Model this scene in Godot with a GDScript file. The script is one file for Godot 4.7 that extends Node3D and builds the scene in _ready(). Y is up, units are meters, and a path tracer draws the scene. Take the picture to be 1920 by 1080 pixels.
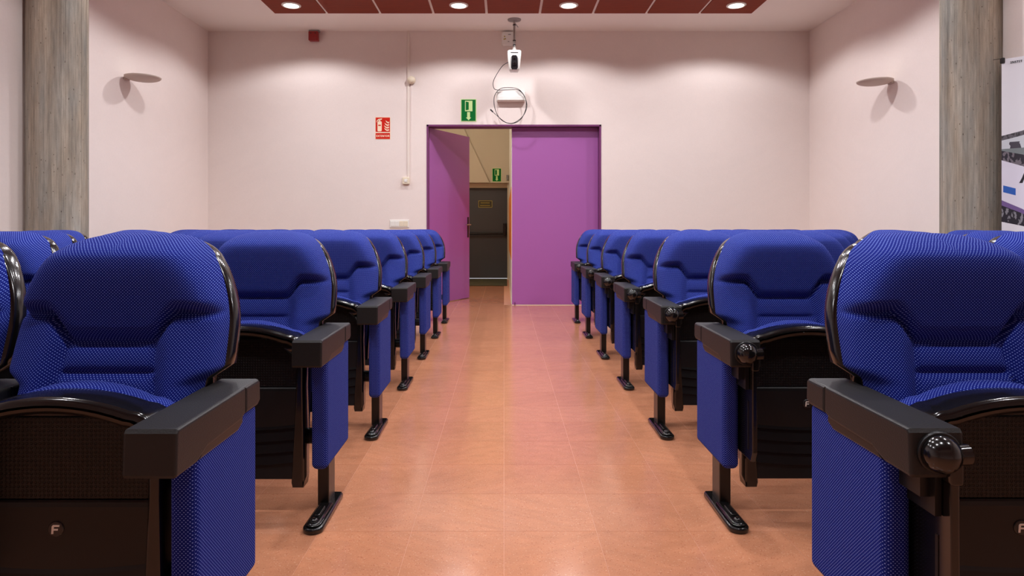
extends Node3D
# Lecture hall with two blocks of blue folding seats, seen along the aisle towards a purple double door.
# Axes: x across the room, y up, the room's depth runs along -z (depth D lies at z = -D).

const ROOM_L := -3.80
const ROOM_R := 3.92
const CEIL := 3.53
const REAR := 8.42          # depth of the rear wall
const FRONT := -4.0         # depth of the wall behind the camera
const AISLE := 0.073
const PITCH := 0.537
const ROW := 0.947
const LIGHT_X := [-2.40, -0.51, 0.73, 2.62]
const LIGHT_D := [7.40, 5.80, 4.20, 2.60, 1.00]

var M := {}
var rng := RandomNumberGenerator.new()
var taken := {}

# ---------------------------------------------------------------- scene tree helpers
func numbered(called: String) -> String:
	if not taken.has(called):
		taken[called] = 0
		return called
	taken[called] += 1
	return "%s_%03d" % [called, taken[called]]

func obj(called: String, mesh: Mesh, mat: Material, parent: Node3D = null, at := Vector3.ZERO) -> MeshInstance3D:
	var o := MeshInstance3D.new()
	o.mesh = mesh
	o.material_override = mat
	o.position = at
	if parent == null:
		o.name = numbered(called)
		add_child(o)
	else:
		o.name = called
		parent.add_child(o, true)
	return o

func thing(called: String, at := Vector3.ZERO) -> Node3D:
	var o := Node3D.new()
	o.name = numbered(called)
	o.position = at
	add_child(o)
	return o

func tag(o: Node3D, label: String, category: String, group := "") -> Node3D:
	o.set_meta("label", label)
	o.set_meta("category", category)
	if group != "":
		o.set_meta("group", group)
	return o

func structure(o: Node3D, label: String, category: String) -> Node3D:
	tag(o, label, category)
	o.set_meta("kind", "structure")
	return o

# ---------------------------------------------------------------- mesh helpers
func tri(st: SurfaceTool, a: Vector3, b: Vector3, c: Vector3, ua := Vector2.ZERO, ub := Vector2.ZERO, uc := Vector2.ZERO) -> void:
	st.set_uv(ua); st.add_vertex(a)
	st.set_uv(ub); st.add_vertex(b)
	st.set_uv(uc); st.add_vertex(c)

func begin() -> SurfaceTool:
	var st := SurfaceTool.new()
	st.begin(Mesh.PRIMITIVE_TRIANGLES)
	return st

func done(st: SurfaceTool) -> ArrayMesh:
	st.generate_normals()
	st.index()
	return st.commit()

func add_box(st: SurfaceTool, lo: Vector3, hi: Vector3) -> void:
	st.set_smooth_group(-1)
	var p := []
	for i in 8:
		p.append(Vector3(hi.x if i & 1 else lo.x, hi.y if i & 2 else lo.y, hi.z if i & 4 else lo.z))
	for q in [[0, 2, 3, 1, 2], [4, 5, 7, 6, 2], [0, 4, 6, 2, 0], [1, 3, 7, 5, 0], [0, 1, 5, 4, 1], [2, 6, 7, 3, 1]]:
		var v := []
		var u := []
		for k in 4:
			var w: Vector3 = p[q[k]]
			v.append(w)
			u.append(Vector2(w.z, w.y) if q[4] == 0 else Vector2(w.x, w.z) if q[4] == 1 else Vector2(w.x, w.y))
		# clockwise from outside
		tri(st, v[0], v[2], v[1], u[0], u[2], u[1])
		tri(st, v[0], v[3], v[2], u[0], u[3], u[2])

func boxes(list: Array) -> ArrayMesh:
	var st := begin()
	for b in list:
		add_box(st, b[0], b[1])
	return done(st)

func box(lo: Vector3, hi: Vector3) -> ArrayMesh:
	return boxes([[lo, hi]])

# rounded box with exact normals; uv in metres
func rbox(lo: Vector3, hi: Vector3, r: float, seg := 3) -> ArrayMesh:
	var st := begin()
	var c := (lo + hi) / 2
	var h := (hi - lo) / 2
	r = minf(r, minf(h.x, minf(h.y, h.z)))
	for ax in 3:
		for sgn in [-1.0, 1.0]:
			var a1 := (ax + 1) % 3
			var a2 := (ax + 2) % 3
			var g1 := []
			var g2 := []
			for k in seg + 1:
				var t := tan((float(k) / seg - 1.0) * PI / 4)
				g1.append([-h[a1] + r, t]); g2.append([-h[a2] + r, t])
			for k in seg + 1:
				var t := tan(float(k) / seg * PI / 4)
				g1.append([h[a1] - r, t]); g2.append([h[a2] - r, t])
			var pts := []
			for i in g1.size():
				var line := []
				for j in g2.size():
					var n := Vector3.ZERO
					n[ax] = sgn; n[a1] = g1[i][1]; n[a2] = g2[j][1]
					n = n.normalized()
					var p := Vector3.ZERO
					p[ax] = sgn * (h[ax] - r); p[a1] = g1[i][0]; p[a2] = g2[j][0]
					p += n * r + c
					var uv := Vector2(p.z, p.y) if ax == 0 else Vector2(p.x, p.z) if ax == 1 else Vector2(p.x, p.y)
					line.append([p, n, uv])
				pts.append(line)
			for i in g1.size() - 1:
				for j in g2.size() - 1:
					var q := [pts[i][j], pts[i + 1][j], pts[i + 1][j + 1], pts[i][j + 1]]
					if sgn > 0:
						q = [q[0], q[3], q[2], q[1]]
					for k in [0, 1, 2, 0, 2, 3]:
						st.set_normal(q[k][1]); st.set_uv(q[k][2]); st.add_vertex(q[k][0])
	st.index()
	return st.commit()

func inset(poly: PackedVector2Array, d: float) -> PackedVector2Array:
	var out := PackedVector2Array()
	var n := poly.size()
	for i in n:
		var e1 := (poly[i] - poly[(i + n - 1) % n]).normalized()
		var e2 := (poly[(i + 1) % n] - poly[i]).normalized()
		var n1 := Vector2(-e1.y, e1.x)
		var n2 := Vector2(-e2.y, e2.x)
		out.append(poly[i] + (n1 + n2) / maxf(0.35, 1.0 + n1.dot(n2)) * d)
	return out

# polygon in x,y pushed along z from z0 to z1, ends rounded by b; placed by tr
func add_ext(st: SurfaceTool, given: PackedVector2Array, z0: float, z1: float, b := 0.0, tr := Transform3D(), steps := 3, round_sides := true) -> void:
	var poly := given.duplicate()
	if Geometry2D.is_polygon_clockwise(poly):
		poly.reverse()
	# Geometry2D counts y down: make sure the turn is counter-clockwise with y up
	var area := 0.0
	for i in poly.size():
		area += poly[i].cross(poly[(i + 1) % poly.size()])
	if area < 0:
		poly.reverse()
	var rings := []
	if b > 0:
		for j in steps + 1:
			var th := float(j) / steps * PI / 2
			rings.append([inset(poly, b * (1 - sin(th))), z0 + b * (1 - cos(th))])
		for j in range(steps, -1, -1):
			var th := float(j) / steps * PI / 2
			rings.append([inset(poly, b * (1 - sin(th))), z1 - b * (1 - cos(th))])
	else:
		rings = [[poly, z0], [poly, z1]]
	var n := poly.size()
	var run := PackedFloat32Array([0.0])
	for i in n:
		run.append(run[i] + poly[i].distance_to(poly[(i + 1) % n]))
	for k in rings.size() - 1:
		for i in n:
			st.set_smooth_group(1 if round_sides else -1)
			var i2 := (i + 1) % n
			var a: Vector2 = rings[k][0][i]
			var a2: Vector2 = rings[k][0][i2]
			var c: Vector2 = rings[k + 1][0][i]
			var c2: Vector2 = rings[k + 1][0][i2]
			var za: float = rings[k][1]
			var zc: float = rings[k + 1][1]
			var v := [tr * Vector3(a.x, a.y, za), tr * Vector3(a2.x, a2.y, za), tr * Vector3(c2.x, c2.y, zc), tr * Vector3(c.x, c.y, zc)]
			var u := [Vector2(run[i], za), Vector2(run[i + 1], za), Vector2(run[i + 1], zc), Vector2(run[i], zc)]
			tri(st, v[0], v[2], v[1], u[0], u[2], u[1])
			tri(st, v[0], v[3], v[2], u[0], u[3], u[2])
	for e in 2:
		var cap: PackedVector2Array = rings[0][0] if e == 0 else rings[-1][0]
		var z: float = rings[0][1] if e == 0 else rings[-1][1]
		st.set_smooth_group(2 + e)
		var ids := Geometry2D.triangulate_polygon(cap)
		for t in range(0, ids.size(), 3):
			var p := [cap[ids[t]], cap[ids[t + 1]], cap[ids[t + 2]]]
			var turn: float = (p[1] - p[0]).cross(p[2] - p[0])
			if (turn > 0) == (e == 1):
				p = [p[0], p[2], p[1]]
			tri(st, tr * Vector3(p[0].x, p[0].y, z), tr * Vector3(p[1].x, p[1].y, z), tr * Vector3(p[2].x, p[2].y, z), p[0], p[1], p[2])

func ext(poly: PackedVector2Array, z0: float, z1: float, b := 0.0, tr := Transform3D(), steps := 3, round_sides := true) -> ArrayMesh:
	var st := begin()
	add_ext(st, poly, z0, z1, b, tr, steps, round_sides)
	return done(st)

# profile of Vector2(radius, y), turned about y
func lathe(profile: Array, seg := 24, sharp := true, tr := Transform3D()) -> ArrayMesh:
	var st := begin()
	for i in profile.size() - 1:
		st.set_smooth_group(i + 1 if sharp else 1)
		for k in seg:
			var a := TAU * k / seg
			var b := TAU * (k + 1) / seg
			var p: Vector2 = profile[i]
			var q: Vector2 = profile[i + 1]
			var v := [tr * Vector3(p.x * cos(a), p.y, p.x * sin(a)), tr * Vector3(p.x * cos(b), p.y, p.x * sin(b)), tr * Vector3(q.x * cos(b), q.y, q.x * sin(b)), tr * Vector3(q.x * cos(a), q.y, q.x * sin(a))]
			var u := [Vector2(float(k) / seg, p.y), Vector2(float(k + 1) / seg, p.y), Vector2(float(k + 1) / seg, q.y), Vector2(float(k) / seg, q.y)]
			if p.x > 1e-6:
				tri(st, v[0], v[2], v[1], u[0], u[2], u[1]) if false else tri(st, v[0], v[1], v[2], u[0], u[1], u[2])
			if q.x > 1e-6:
				tri(st, v[0], v[2], v[3], u[0], u[2], u[3])
	return done(st)

func add_tube(st: SurfaceTool, path: PackedVector3Array, r: float, seg := 8) -> void:
	st.set_smooth_group(1)
	var rings := []
	var up := Vector3(0.13, 0.27, 0.95).normalized()
	for i in path.size():
		var d := (path[mini(i + 1, path.size() - 1)] - path[maxi(i - 1, 0)]).normalized()
		var s := d.cross(up).normalized()
		up = s.cross(d).normalized()
		var ring := []
		for k in seg:
			var a := TAU * k / seg
			ring.append(path[i] + (s * cos(a) + up * sin(a)) * r)
		rings.append(ring)
	for i in path.size() - 1:
		for k in seg:
			var k2 := (k + 1) % seg
			tri(st, rings[i][k], rings[i + 1][k2], rings[i][k2])
			tri(st, rings[i][k], rings[i + 1][k], rings[i + 1][k2])
	st.set_smooth_group(-1)
	for e in [0, path.size() - 1]:
		for k in range(1, seg - 1):
			tri(st, rings[e][0], rings[e][k], rings[e][k + 1])

func tube(path: PackedVector3Array, r: float, seg := 8) -> ArrayMesh:
	var st := begin()
	add_tube(st, path, r, seg)
	return done(st)

func spline(points: Array, per := 8) -> PackedVector3Array:
	var out := PackedVector3Array()
	var n := points.size()
	for i in n - 1:
		var a: Vector3 = points[maxi(i - 1, 0)]
		var b: Vector3 = points[i]
		var c: Vector3 = points[i + 1]
		var d: Vector3 = points[mini(i + 2, n - 1)]
		for k in per:
			out.append(b.cubic_interpolate(c, a, d, float(k) / per))
	out.append(points[n - 1])
	return out

# rows x cols points joined into one smooth sheet
func add_grid(st: SurfaceTool, p: Array, u: Array, group := 1, flip := false) -> void:
	st.set_smooth_group(group)
	for i in p.size() - 1:
		for j in p[i].size() - 1:
			var v := [p[i][j], p[i][j + 1], p[i + 1][j + 1], p[i + 1][j]]
			var w := [u[i][j], u[i][j + 1], u[i + 1][j + 1], u[i + 1][j]]
			if flip:
				v.reverse(); w.reverse()
			tri(st, v[0], v[2], v[1], w[0], w[2], w[1])
			tri(st, v[0], v[3], v[2], w[0], w[3], w[2])

func pv(a: Array) -> PackedVector2Array:
	var out := PackedVector2Array()
	for i in range(0, a.size(), 2):
		out.append(Vector2(a[i], a[i + 1]))
	return out

# rectangle with rounded corners as a polygon
func rrect(x0: float, y0: float, x1: float, y1: float, r: float, seg := 5) -> PackedVector2Array:
	var out := PackedVector2Array()
	for c in [[x1 - r, y1 - r, 0], [x0 + r, y1 - r, 1], [x0 + r, y0 + r, 2], [x1 - r, y0 + r, 3]]:
		for k in seg + 1:
			var a: float = (c[2] + float(k) / seg) * PI / 2
			out.append(Vector2(c[0] + r * cos(a), c[1] + r * sin(a)))
	return out

func disc_poly(x: float, y: float, rx: float, ry: float, seg := 24) -> PackedVector2Array:
	var out := PackedVector2Array()
	for k in seg:
		out.append(Vector2(x + rx * cos(TAU * k / seg), y + ry * sin(TAU * k / seg)))
	return out

# turns: polygon x,y,z-depth frames
func along_x(mirror := 1.0) -> Transform3D:   # polygon (z, y) pushed along x
	return Transform3D(Basis(Vector3(0, 0, 1), Vector3(0, 1, 0), Vector3(mirror, 0, 0)), Vector3.ZERO)

func along_y() -> Transform3D:                # polygon (x, z) pushed along y
	return Transform3D(Basis(Vector3(1, 0, 0), Vector3(0, 0, 1), Vector3(0, 1, 0)), Vector3.ZERO)

# ---------------------------------------------------------------- materials
func mat(c: Color, rough: float, called := "", spec := 0.5) -> StandardMaterial3D:
	var m := StandardMaterial3D.new()
	m.albedo_color = c
	m.roughness = rough
	m.metallic_specular = spec
	m.resource_name = called
	return m

func c8(r: int, g: int, b: int) -> Color:
	return Color(r / 255.0, g / 255.0, b / 255.0)

func tex(im: Image) -> ImageTexture:
	return ImageTexture.create_from_image(im)

# tileable noise picture around a mean colour: two octaves of tint
func noise_image(size: int, freq: Vector2, base: Color, vary: float, seed_: int, fine := 0.0) -> Image:
	var n := FastNoiseLite.new()
	n.seed = seed_
	n.noise_type = FastNoiseLite.TYPE_SIMPLEX_SMOOTH
	n.fractal_octaves = 4
	n.frequency = 1.0
	var im := Image.create(size, size, false, Image.FORMAT_RGB8)
	var r := RandomNumberGenerator.new()
	r.seed = seed_
	for y in size:
		for x in size:
			var a := TAU * x / size
			var b := TAU * y / size
			var v := n.get_noise_3d(cos(a) * freq.x, sin(a) * freq.x + 7.0 * cos(b) * freq.y * 0.3, sin(b) * freq.y) * vary
			v += (r.randf() - 0.5) * fine
			im.set_pixel(x, y, Color(base.r * (1 + v), base.g * (1 + v), base.b * (1 + v)))
	return im

func terrazzo_image(size: int) -> Image:
	var im := noise_image(size, Vector2(2.2, 2.2), c8(202, 138, 104), 0.05, 11, 0.05)
	var r := RandomNumberGenerator.new()
	r.seed = 5
	var cols := [c8(214, 158, 128), c8(226, 182, 154), c8(174, 100, 74), c8(164, 94, 70), c8(206, 136, 104), c8(216, 170, 142)]
	for k in int(size * size / 40.0):
		var c: Color = cols[r.randi() % cols.size()]
		var x := r.randi() % size
		var y := r.randi() % size
		var w := 1 + r.randi() % 3
		var h := 1 + r.randi() % 3
		for i in w:
			for j in h:
				var q := im.get_pixel((x + i) % size, (y + j) % size)
				im.set_pixel((x + i) % size, (y + j) % size, q.lerp(c, 0.55))
	return im

func fabric_image() -> Image:
	var s := 128
	var im := Image.create(s, s, false, Image.FORMAT_RGB8)
	var r := RandomNumberGenerator.new()
	r.seed = 3
	for y in s:
		for x in s:
			var cx := x % 32
			var cy := y % 32
			# two staggered stitches to a cell
			var d1 := Vector2(minf(cx, 32 - cx) / 6.5, minf(cy, 32 - cy) / 5.5).length()
			var d2 := Vector2(absf(cx - 16) / 6.5, absf(cy - 16) / 5.5).length()
			var d := minf(d1, d2)
			var k := 1.0 - smoothstep(0.6, 1.1, d)
			var weave := 0.9 + 0.2 * r.randf() + 0.08 * sin(x * TAU / 8.0) * sin(y * TAU / 8.0)
			var c := Color(0.078, 0.13, 0.485) * weave
			im.set_pixel(x, y, c.lerp(Color(0.55, 0.64, 0.95), k * 0.9))
	return im

func dots_normal(s: int, n: int, rad: float) -> Image:
	var im := Image.create(s, s, false, Image.FORMAT_RGB8)
	var cell := s / n
	for y in s:
		for x in s:
			var v := Vector2(x % cell, y % cell) / cell - Vector2(0.5, 0.5)
			var h := 1.0 - smoothstep(rad * 0.7, rad, v.length())
			var g := 1.0 - h
			im.set_pixel(x, y, Color(g, g, g))
	return im

func make_materials() -> void:
	# plaster, faintly mottled
	var wall := mat(Color.WHITE, 0.85, "pink_plaster", 0.3)
	wall.albedo_texture = tex(noise_image(256, Vector2(1.4, 1.4), c8(238, 225, 219), 0.007, 21, 0.010))
	wall.uv1_triplanar = true
	wall.uv1_world_triplanar = true
	wall.uv1_scale = Vector3(0.45, 0.45, 0.45)
	M.wall = wall
	M.ceiling = mat(c8(244, 238, 232), 0.9, "white_ceiling", 0.3)
	M.corridor = mat(c8(214, 202, 182), 0.85, "cream_plaster", 0.3)
	M.orange = mat(c8(236, 140, 48), 0.5, "orange_paint")
	var tz := tex(terrazzo_image(1024))
	M.tile = []
	for k in 4:
		var t := mat([Color(1, 1, 1), Color(0.985, 0.98, 0.975), Color(1.0, 0.992, 0.982), Color(0.99, 0.982, 0.985)][k], 0.15, "terrazzo", 0.45)
		t.albedo_texture = tz
		t.uv1_triplanar = true
		t.uv1_world_triplanar = true
		t.uv1_scale = Vector3(0.78, 0.78, 0.78)
		t.uv1_offset = Vector3(0.37 * k, 0, 0.21 * k)
		M.tile.append(t)
	M.grout = mat(c8(212, 154, 126), 0.6, "grout")
	var fab := mat(Color.WHITE, 0.9, "blue_dotted_fabric", 0.22)
	fab.albedo_texture = tex(fabric_image())
	fab.uv1_scale = Vector3(1.0 / 0.0304, 1.0 / 0.0304, 1)
	M.fabric = fab
	M.gloss = mat(Color(0.075, 0.07, 0.07), 0.16, "glossy_black_plastic", 0.55)
	M.satin = mat(Color(0.105, 0.105, 0.11), 0.36, "satin_black_plastic", 0.4)
	var grain := mat(Color(0.135, 0.13, 0.13), 0.45, "grained_black_plastic", 0.4)
	var gn := NoiseTexture2D.new()
	gn.width = 256
	gn.height = 256
	gn.seamless = true
	var fn := FastNoiseLite.new()
	fn.seed = 4
	fn.frequency = 0.08
	gn.noise = fn
	gn.as_normal_map = true
	gn.bump_strength = 3.0
	grain.normal_enabled = true
	grain.normal_texture = gn
	grain.normal_scale = 0.35
	grain.uv1_triplanar = true
	grain.uv1_scale = Vector3(12, 12, 12)
	M.grain = grain
	var perf := mat(Color(0.08, 0.075, 0.075), 0.3, "perforated_black_plastic", 0.4)
	perf.heightmap_enabled = true
	perf.heightmap_texture = tex(dots_normal(128, 4, 0.34))
	perf.heightmap_scale = 0.16
	perf.uv1_scale = Vector3(1.0 / 0.0352, 1.0 / 0.0352, 1)
	M.perf = perf
	M.steel_black = mat(Color(0.10, 0.09, 0.085), 0.3, "black_enamel_steel", 0.5)
	M.badge = mat(Color(0.15, 0.15, 0.16), 0.25, "badge_black")
	M.badge_ring = mat(Color(0.33, 0.33, 0.34), 0.3, "badge_grey")
	M.white = mat(c8(236, 234, 228), 0.45, "white_plastic")
	M.trunking = mat(c8(234, 222, 212), 0.5, "cream_trunking")
	M.camera_white = mat(c8(214, 212, 206), 0.45, "camera_housing")
	M.ivory = mat(c8(232, 220, 196), 0.5, "ivory_plastic")
	M.grey = mat(c8(150, 146, 144), 0.45, "grey_plastic")
	M.dark = mat(c8(28, 26, 28), 0.3, "dark_plastic")
	M.metal = mat(c8(170, 168, 165), 0.3, "brushed_steel")
	M.metal.metallic = 0.9
	M.violet = mat(c8(164, 92, 164), 0.42, "violet_paint", 0.5)
	M.violet_frame = mat(c8(116, 50, 104), 0.45, "dark_violet_paint", 0.5)
	M.exit_door = mat(c8(72, 74, 80), 0.5, "charcoal_paint")
	var wood := mat(Color.WHITE, 0.6, "red_brown_wood", 0.25)
	wood.albedo_texture = tex(noise_image(256, Vector2(0.8, 9.0), c8(132, 56, 34), 0.10, 31, 0.05))
	wood.uv1_triplanar = true
	wood.uv1_world_triplanar = true
	wood.uv1_scale = Vector3(0.9, 0.9, 0.9)
	M.wood = wood
	M.concrete = column_material()
	M.red = mat(c8(206, 38, 24), 0.5, "red_print", 0.25)
	M.dark_red = mat(c8(150, 22, 20), 0.3, "red_plastic")
	M.pale_sign = mat(c8(250, 226, 196), 0.5, "pale_print")
	M.green = mat(c8(0, 112, 46), 0.5, "green_print", 0.25)
	M.glow_border = mat(c8(205, 236, 160), 0.5, "pale_green_print")
	M.yellow = mat(c8(176, 160, 60), 0.5, "yellow_print")
	var lens := mat(Color(1, 1, 1), 0.4, "lamp_lens")
	lens.emission_enabled = true
	lens.emission = c8(255, 247, 236)
	lens.emission_energy_multiplier = 7.0
	M.lens = lens
	var led := mat(Color(0.9, 0.92, 1), 0.3, "led_light")
	led.emission_enabled = true
	led.emission = c8(215, 222, 255)
	led.emission_energy_multiplier = 3.0
	M.led = led
	M.sconce = mat(c8(206, 190, 178), 0.6, "matt_sconce_paint")
	M.mat_ = mat(c8(84, 82, 66), 0.95, "doormat_fibre", 0.2)
	M.pavement = mat(c8(205, 205, 205), 0.9, "pavement")

func column_material() -> StandardMaterial3D:
	# board-marked concrete: streaks along the height, pores and stains
	var w := 512
	var h := 1024
	var im := Image.create(w, h, false, Image.FORMAT_RGB8)
	var n := FastNoiseLite.new()
	n.seed = 8
	n.frequency = 1.0
	n.fractal_octaves = 3
	var r := RandomNumberGenerator.new()
	r.seed = 77
	var strip := []
	for k in w:
		strip.append(0.0)
	var x := 0
	while x < w:
		var wide := 5 + r.randi() % 14
		var tone := (r.randf() - 0.5) * 0.16
		for k in wide:
			if x + k < w:
				strip[x + k] = tone - (0.10 if k == 0 else 0.0)
		x += wide
	for yy in h:
		for xx in w:
			var a := TAU * xx / w
			var v := n.get_noise_3d(cos(a) * 2.0, sin(a) * 2.0, yy * 0.0022) * 0.20
			v += n.get_noise_3d(cos(a) * 30.0, sin(a) * 30.0, yy * 0.012) * 0.14
			v += n.get_noise_3d(cos(a) * 9.0, sin(a) * 9.0, 40.0 + yy * 0.02) * 0.12
			v += strip[xx] + (r.randf() - 0.5) * 0.07
			var warm := n.get_noise_3d(cos(a) * 1.3 + 9.0, sin(a) * 1.3, yy * 0.004) * 0.06
			im.set_pixel(xx, yy, Color(0.60 * (1 + v * 0.8 + warm), 0.565 * (1 + v * 0.8), 0.515 * (1 + v * 0.8 - warm)))
	for k in 420:
		var px := r.randi() % w
		var py := r.randi() % h
		for i in 1 + r.randi() % 2:
			for j in 1 + r.randi() % 4:
				im.set_pixel((px + i) % w, (py + j) % h, Color(0.33, 0.29, 0.25))
	var m := mat(Color.WHITE, 0.8, "board_marked_concrete", 0.35)
	m.albedo_texture = tex(im)
	m.uv1_scale = Vector3(1, 1.0 / 3.6, 1)
	return m

# ---------------------------------------------------------------- camera, light
func camera_and_light() -> void:
	var cam := Camera3D.new()
	cam.name = "camera"
	var focal := 1230.0                       # in pixels of the 1920 x 1080 frame
	cam.projection = Camera3D.PROJECTION_FRUSTUM
	cam.near = 0.05
	cam.far = 60.0
	cam.size = cam.near * 1080.0 / focal
	cam.frustum_offset = Vector2(15.0, -112.0) * cam.near / focal   # lens shift
	cam.position = Vector3(0, 1.0, 0)
	add_child(cam)
	cam.current = true
	var env := Environment.new()
	env.background_mode = Environment.BG_COLOR
	env.background_color = c8(235, 240, 245)
	env.tonemap_mode = Environment.TONE_MAPPER_LINEAR
	env.tonemap_exposure = 1.0
	env.sdfgi_enabled = true
	env.ssao_enabled = true
	env.ssil_enabled = true
	var we := WorldEnvironment.new()
	we.name = "surroundings"
	we.environment = env
	add_child(we)

func downlights() -> void:
	var ring := lathe([Vector2(0.082, 0.0), Vector2(0.084, -0.012), Vector2(0.106, -0.008), Vector2(0.108, 0.0), Vector2(0.082, 0.0)], 28)
	var lens := lathe([Vector2(0.0, -0.006), Vector2(0.083, -0.006), Vector2(0.083, 0.0), Vector2(0.0, 0.0)], 28)
	var row_words := ["beside the rear wall", "second row from the rear wall", "third row from the rear wall", "fourth row from the rear wall", "fifth row from the rear wall", "sixth row from the rear wall"]
	var col_words := ["outermost on the extinguisher side", "inner column, extinguisher side", "inner column, banner side", "outermost on the banner side"]
	for j in LIGHT_D.size():
		for i in 4:
			var t := thing("downlight", Vector3(LIGHT_X[i], CEIL - 0.012, -LIGHT_D[j]))
			tag(t, "round recessed downlight, %s, %s" % [row_words[j], col_words[i]], "ceiling light", "downlights in the wooden ceiling panels")
			obj("trim_ring", ring, M.white, t)
			obj("lamp_lens", lens, M.lens, t)
			var s := SpotLight3D.new()
			s.name = "lamp"
			s.position = Vector3(0, -0.02, 0)
			s.rotation_degrees = Vector3(-90, 0, 0)
			s.spot_angle = 75.0
			s.spot_angle_attenuation = 0.30
			s.spot_range = 20.0
			s.spot_attenuation = 2.0
			s.light_size = 0.06
			s.light_color = c8(252, 251, 255)
			s.light_energy = 1.98
			s.shadow_enabled = true
			t.add_child(s)

# ---------------------------------------------------------------- room
func room() -> void:
	var fl := obj("floor", box(Vector3(ROOM_L - 0.2, -0.12, -13.0), Vector3(ROOM_R + 0.2, -0.0005, -FRONT + 0.2)), M.grout)
	structure(fl, "orange terrazzo tile floor of the lecture hall with polished sheen", "floor")
	var step := 0.305
	var tile := boxes([[Vector3(-0.1519, -0.0005, -0.1519), Vector3(0.1519, 0.0, 0.1519)]])
	var rest := begin()
	var i0 := int(floor(ROOM_L / step))
	var i1 := int(ceil(ROOM_R / step))
	for k in range(-14, 43):
		var d := (k + 0.5) * step + 0.03
		for i in range(i0, i1):
			var x := (i + 0.5) * step
			if d > REAR + 0.2 and (x < -2.2 or x > 0.1):
				continue
			if d > 12.85:
				continue
			if i >= -6 and i < 6 and k >= 5 and k < 30:
				obj("floor_tile", tile, M.tile[rng.randi() % 4], fl, Vector3(x, 0, -d))
			else:
				var lo := Vector3(clampf(x - 0.1519, ROOM_L, ROOM_R), -0.0005, -d - 0.1519)
				var hi := Vector3(clampf(x + 0.1519, ROOM_L, ROOM_R), 0.0, minf(-d + 0.1519, -FRONT))
				if d <= REAR + 0.2 or x < 0.1:
					add_box(rest, lo, hi)
	var others := obj("floor_tiles_beyond", done(rest), M.tile[0], fl)
	others.set_meta("kind", "stuff")

	structure(obj("wall_left", box(Vector3(ROOM_L - 0.2, 0, -REAR), Vector3(ROOM_L, CEIL, -FRONT)), M.wall), "pale pink plaster side wall behind the sconce on the extinguisher sign side", "wall")
	structure(obj("wall_right", box(Vector3(ROOM_R, 0, -REAR), Vector3(ROOM_R + 0.2, CEIL, -FRONT)), M.wall), "pale pink plaster side wall with the banner and a sconce", "wall")
	structure(obj("wall_front", box(Vector3(ROOM_L - 0.2, 0, -FRONT), Vector3(ROOM_R + 0.2, CEIL, -FRONT + 0.2)), M.wall), "pale pink plaster wall of the stage end facing the seats", "wall")
	var T := 0.22
	var dl := -0.993
	var dr := 1.247
	var dt := 2.33
	structure(obj("wall_rear", boxes([
		[Vector3(ROOM_L - 0.2, 0, -REAR - T), Vector3(dl, CEIL, -REAR)],
		[Vector3(dr, 0, -REAR - T), Vector3(ROOM_R + 0.2, CEIL, -REAR)],
		[Vector3(dl, dt, -REAR - T), Vector3(dr, CEIL, -REAR)]]), M.wall), "pale pink plaster rear wall around the purple double door", "wall")
	var ce := obj("ceiling", box(Vector3(ROOM_L - 0.2, CEIL, -REAR - T), Vector3(ROOM_R + 0.2, CEIL + 0.2, -FRONT + 0.2)), M.ceiling)
	structure(ce, "white plaster ceiling with a field of red-brown wooden panels", "ceiling")
	# nine columns of wooden panels, white joints between
	var w := 0.624
	for c in 9:
		for r in 6:
			var x0 := -2.70 + c * w
			var d1 := 7.69 - r * 1.6
			var d0 := d1 - 1.57
			obj("wood_panel", box(Vector3(x0 + 0.015, CEIL - 0.012, -d1), Vector3(x0 + w - 0.015, CEIL, -d0)), M.wood, ce)

	# door frame lining in the opening
	var fr := boxes([
		[Vector3(dl, 0, -REAR - T), Vector3(dl + 0.022, dt, -REAR + 0.006)],
		[Vector3(dr - 0.022, 0, -REAR - T), Vector3(dr, dt, -REAR + 0.006)],
		[Vector3(dl, dt - 0.022, -REAR - T), Vector3(dr, dt, -REAR + 0.006)]])
	structure(obj("trim_1", fr, M.violet_frame), "dark purple frame lining the double door opening", "door frame")

	# closed leaf
	var L0 := REAR + 0.107
	var leaf := thing("door_1", Vector3(0.104, 0, -L0))
	structure(leaf, "closed purple door leaf of the double door, banner side", "door")
	obj("leaf", rbox(Vector3(0, 0.008, -0.04), Vector3(1.119, dt - 0.024, 0), 0.003, 2), M.violet, leaf)
	obj("edge_strip", box(Vector3(-0.004, 0.008, -0.04), Vector3(-0.0002, dt - 0.024, -0.002)), M.white, leaf)
	obj("floor_bolt", rbox(Vector3(0.03, 0.002, 0.0), Vector3(0.045, 0.04, 0.012), 0.004, 2), M.violet_frame, leaf)
	obj("threshold_strip", box(Vector3(0, 0.0, -0.03), Vector3(1.119, 0.007, 0.0)), M.ivory, leaf)

	# open leaf, swung out into the corridor
	var open := thing("door_2", Vector3(dl + 0.026, 0, -L0))
	structure(open, "open purple door leaf with black lever handle, swung into the corridor", "door")
	open.rotation.y = atan2(0.86, 0.47)
	obj("leaf", rbox(Vector3(0, 0.008, -0.04), Vector3(0.985, dt - 0.024, 0), 0.003, 2), M.violet, open)
	var plate := obj("handle_plate", rbox(Vector3(0.925, 0.87, 0.0), Vector3(0.96, 1.16, 0.008), 0.003, 2), M.dark, open)
	var lev := begin()
	add_tube(lev, PackedVector3Array([Vector3(0.942, 1.05, 0.006), Vector3(0.942, 1.05, 0.05)]), 0.010, 10)
	add_tube(lev, PackedVector3Array([Vector3(0.945, 1.05, 0.048), Vector3(0.90, 1.05, 0.052), Vector3(0.82, 1.048, 0.05)]), 0.008, 10)
	obj("lever", done(lev), M.metal, plate)
	var lev2 := begin()
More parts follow.
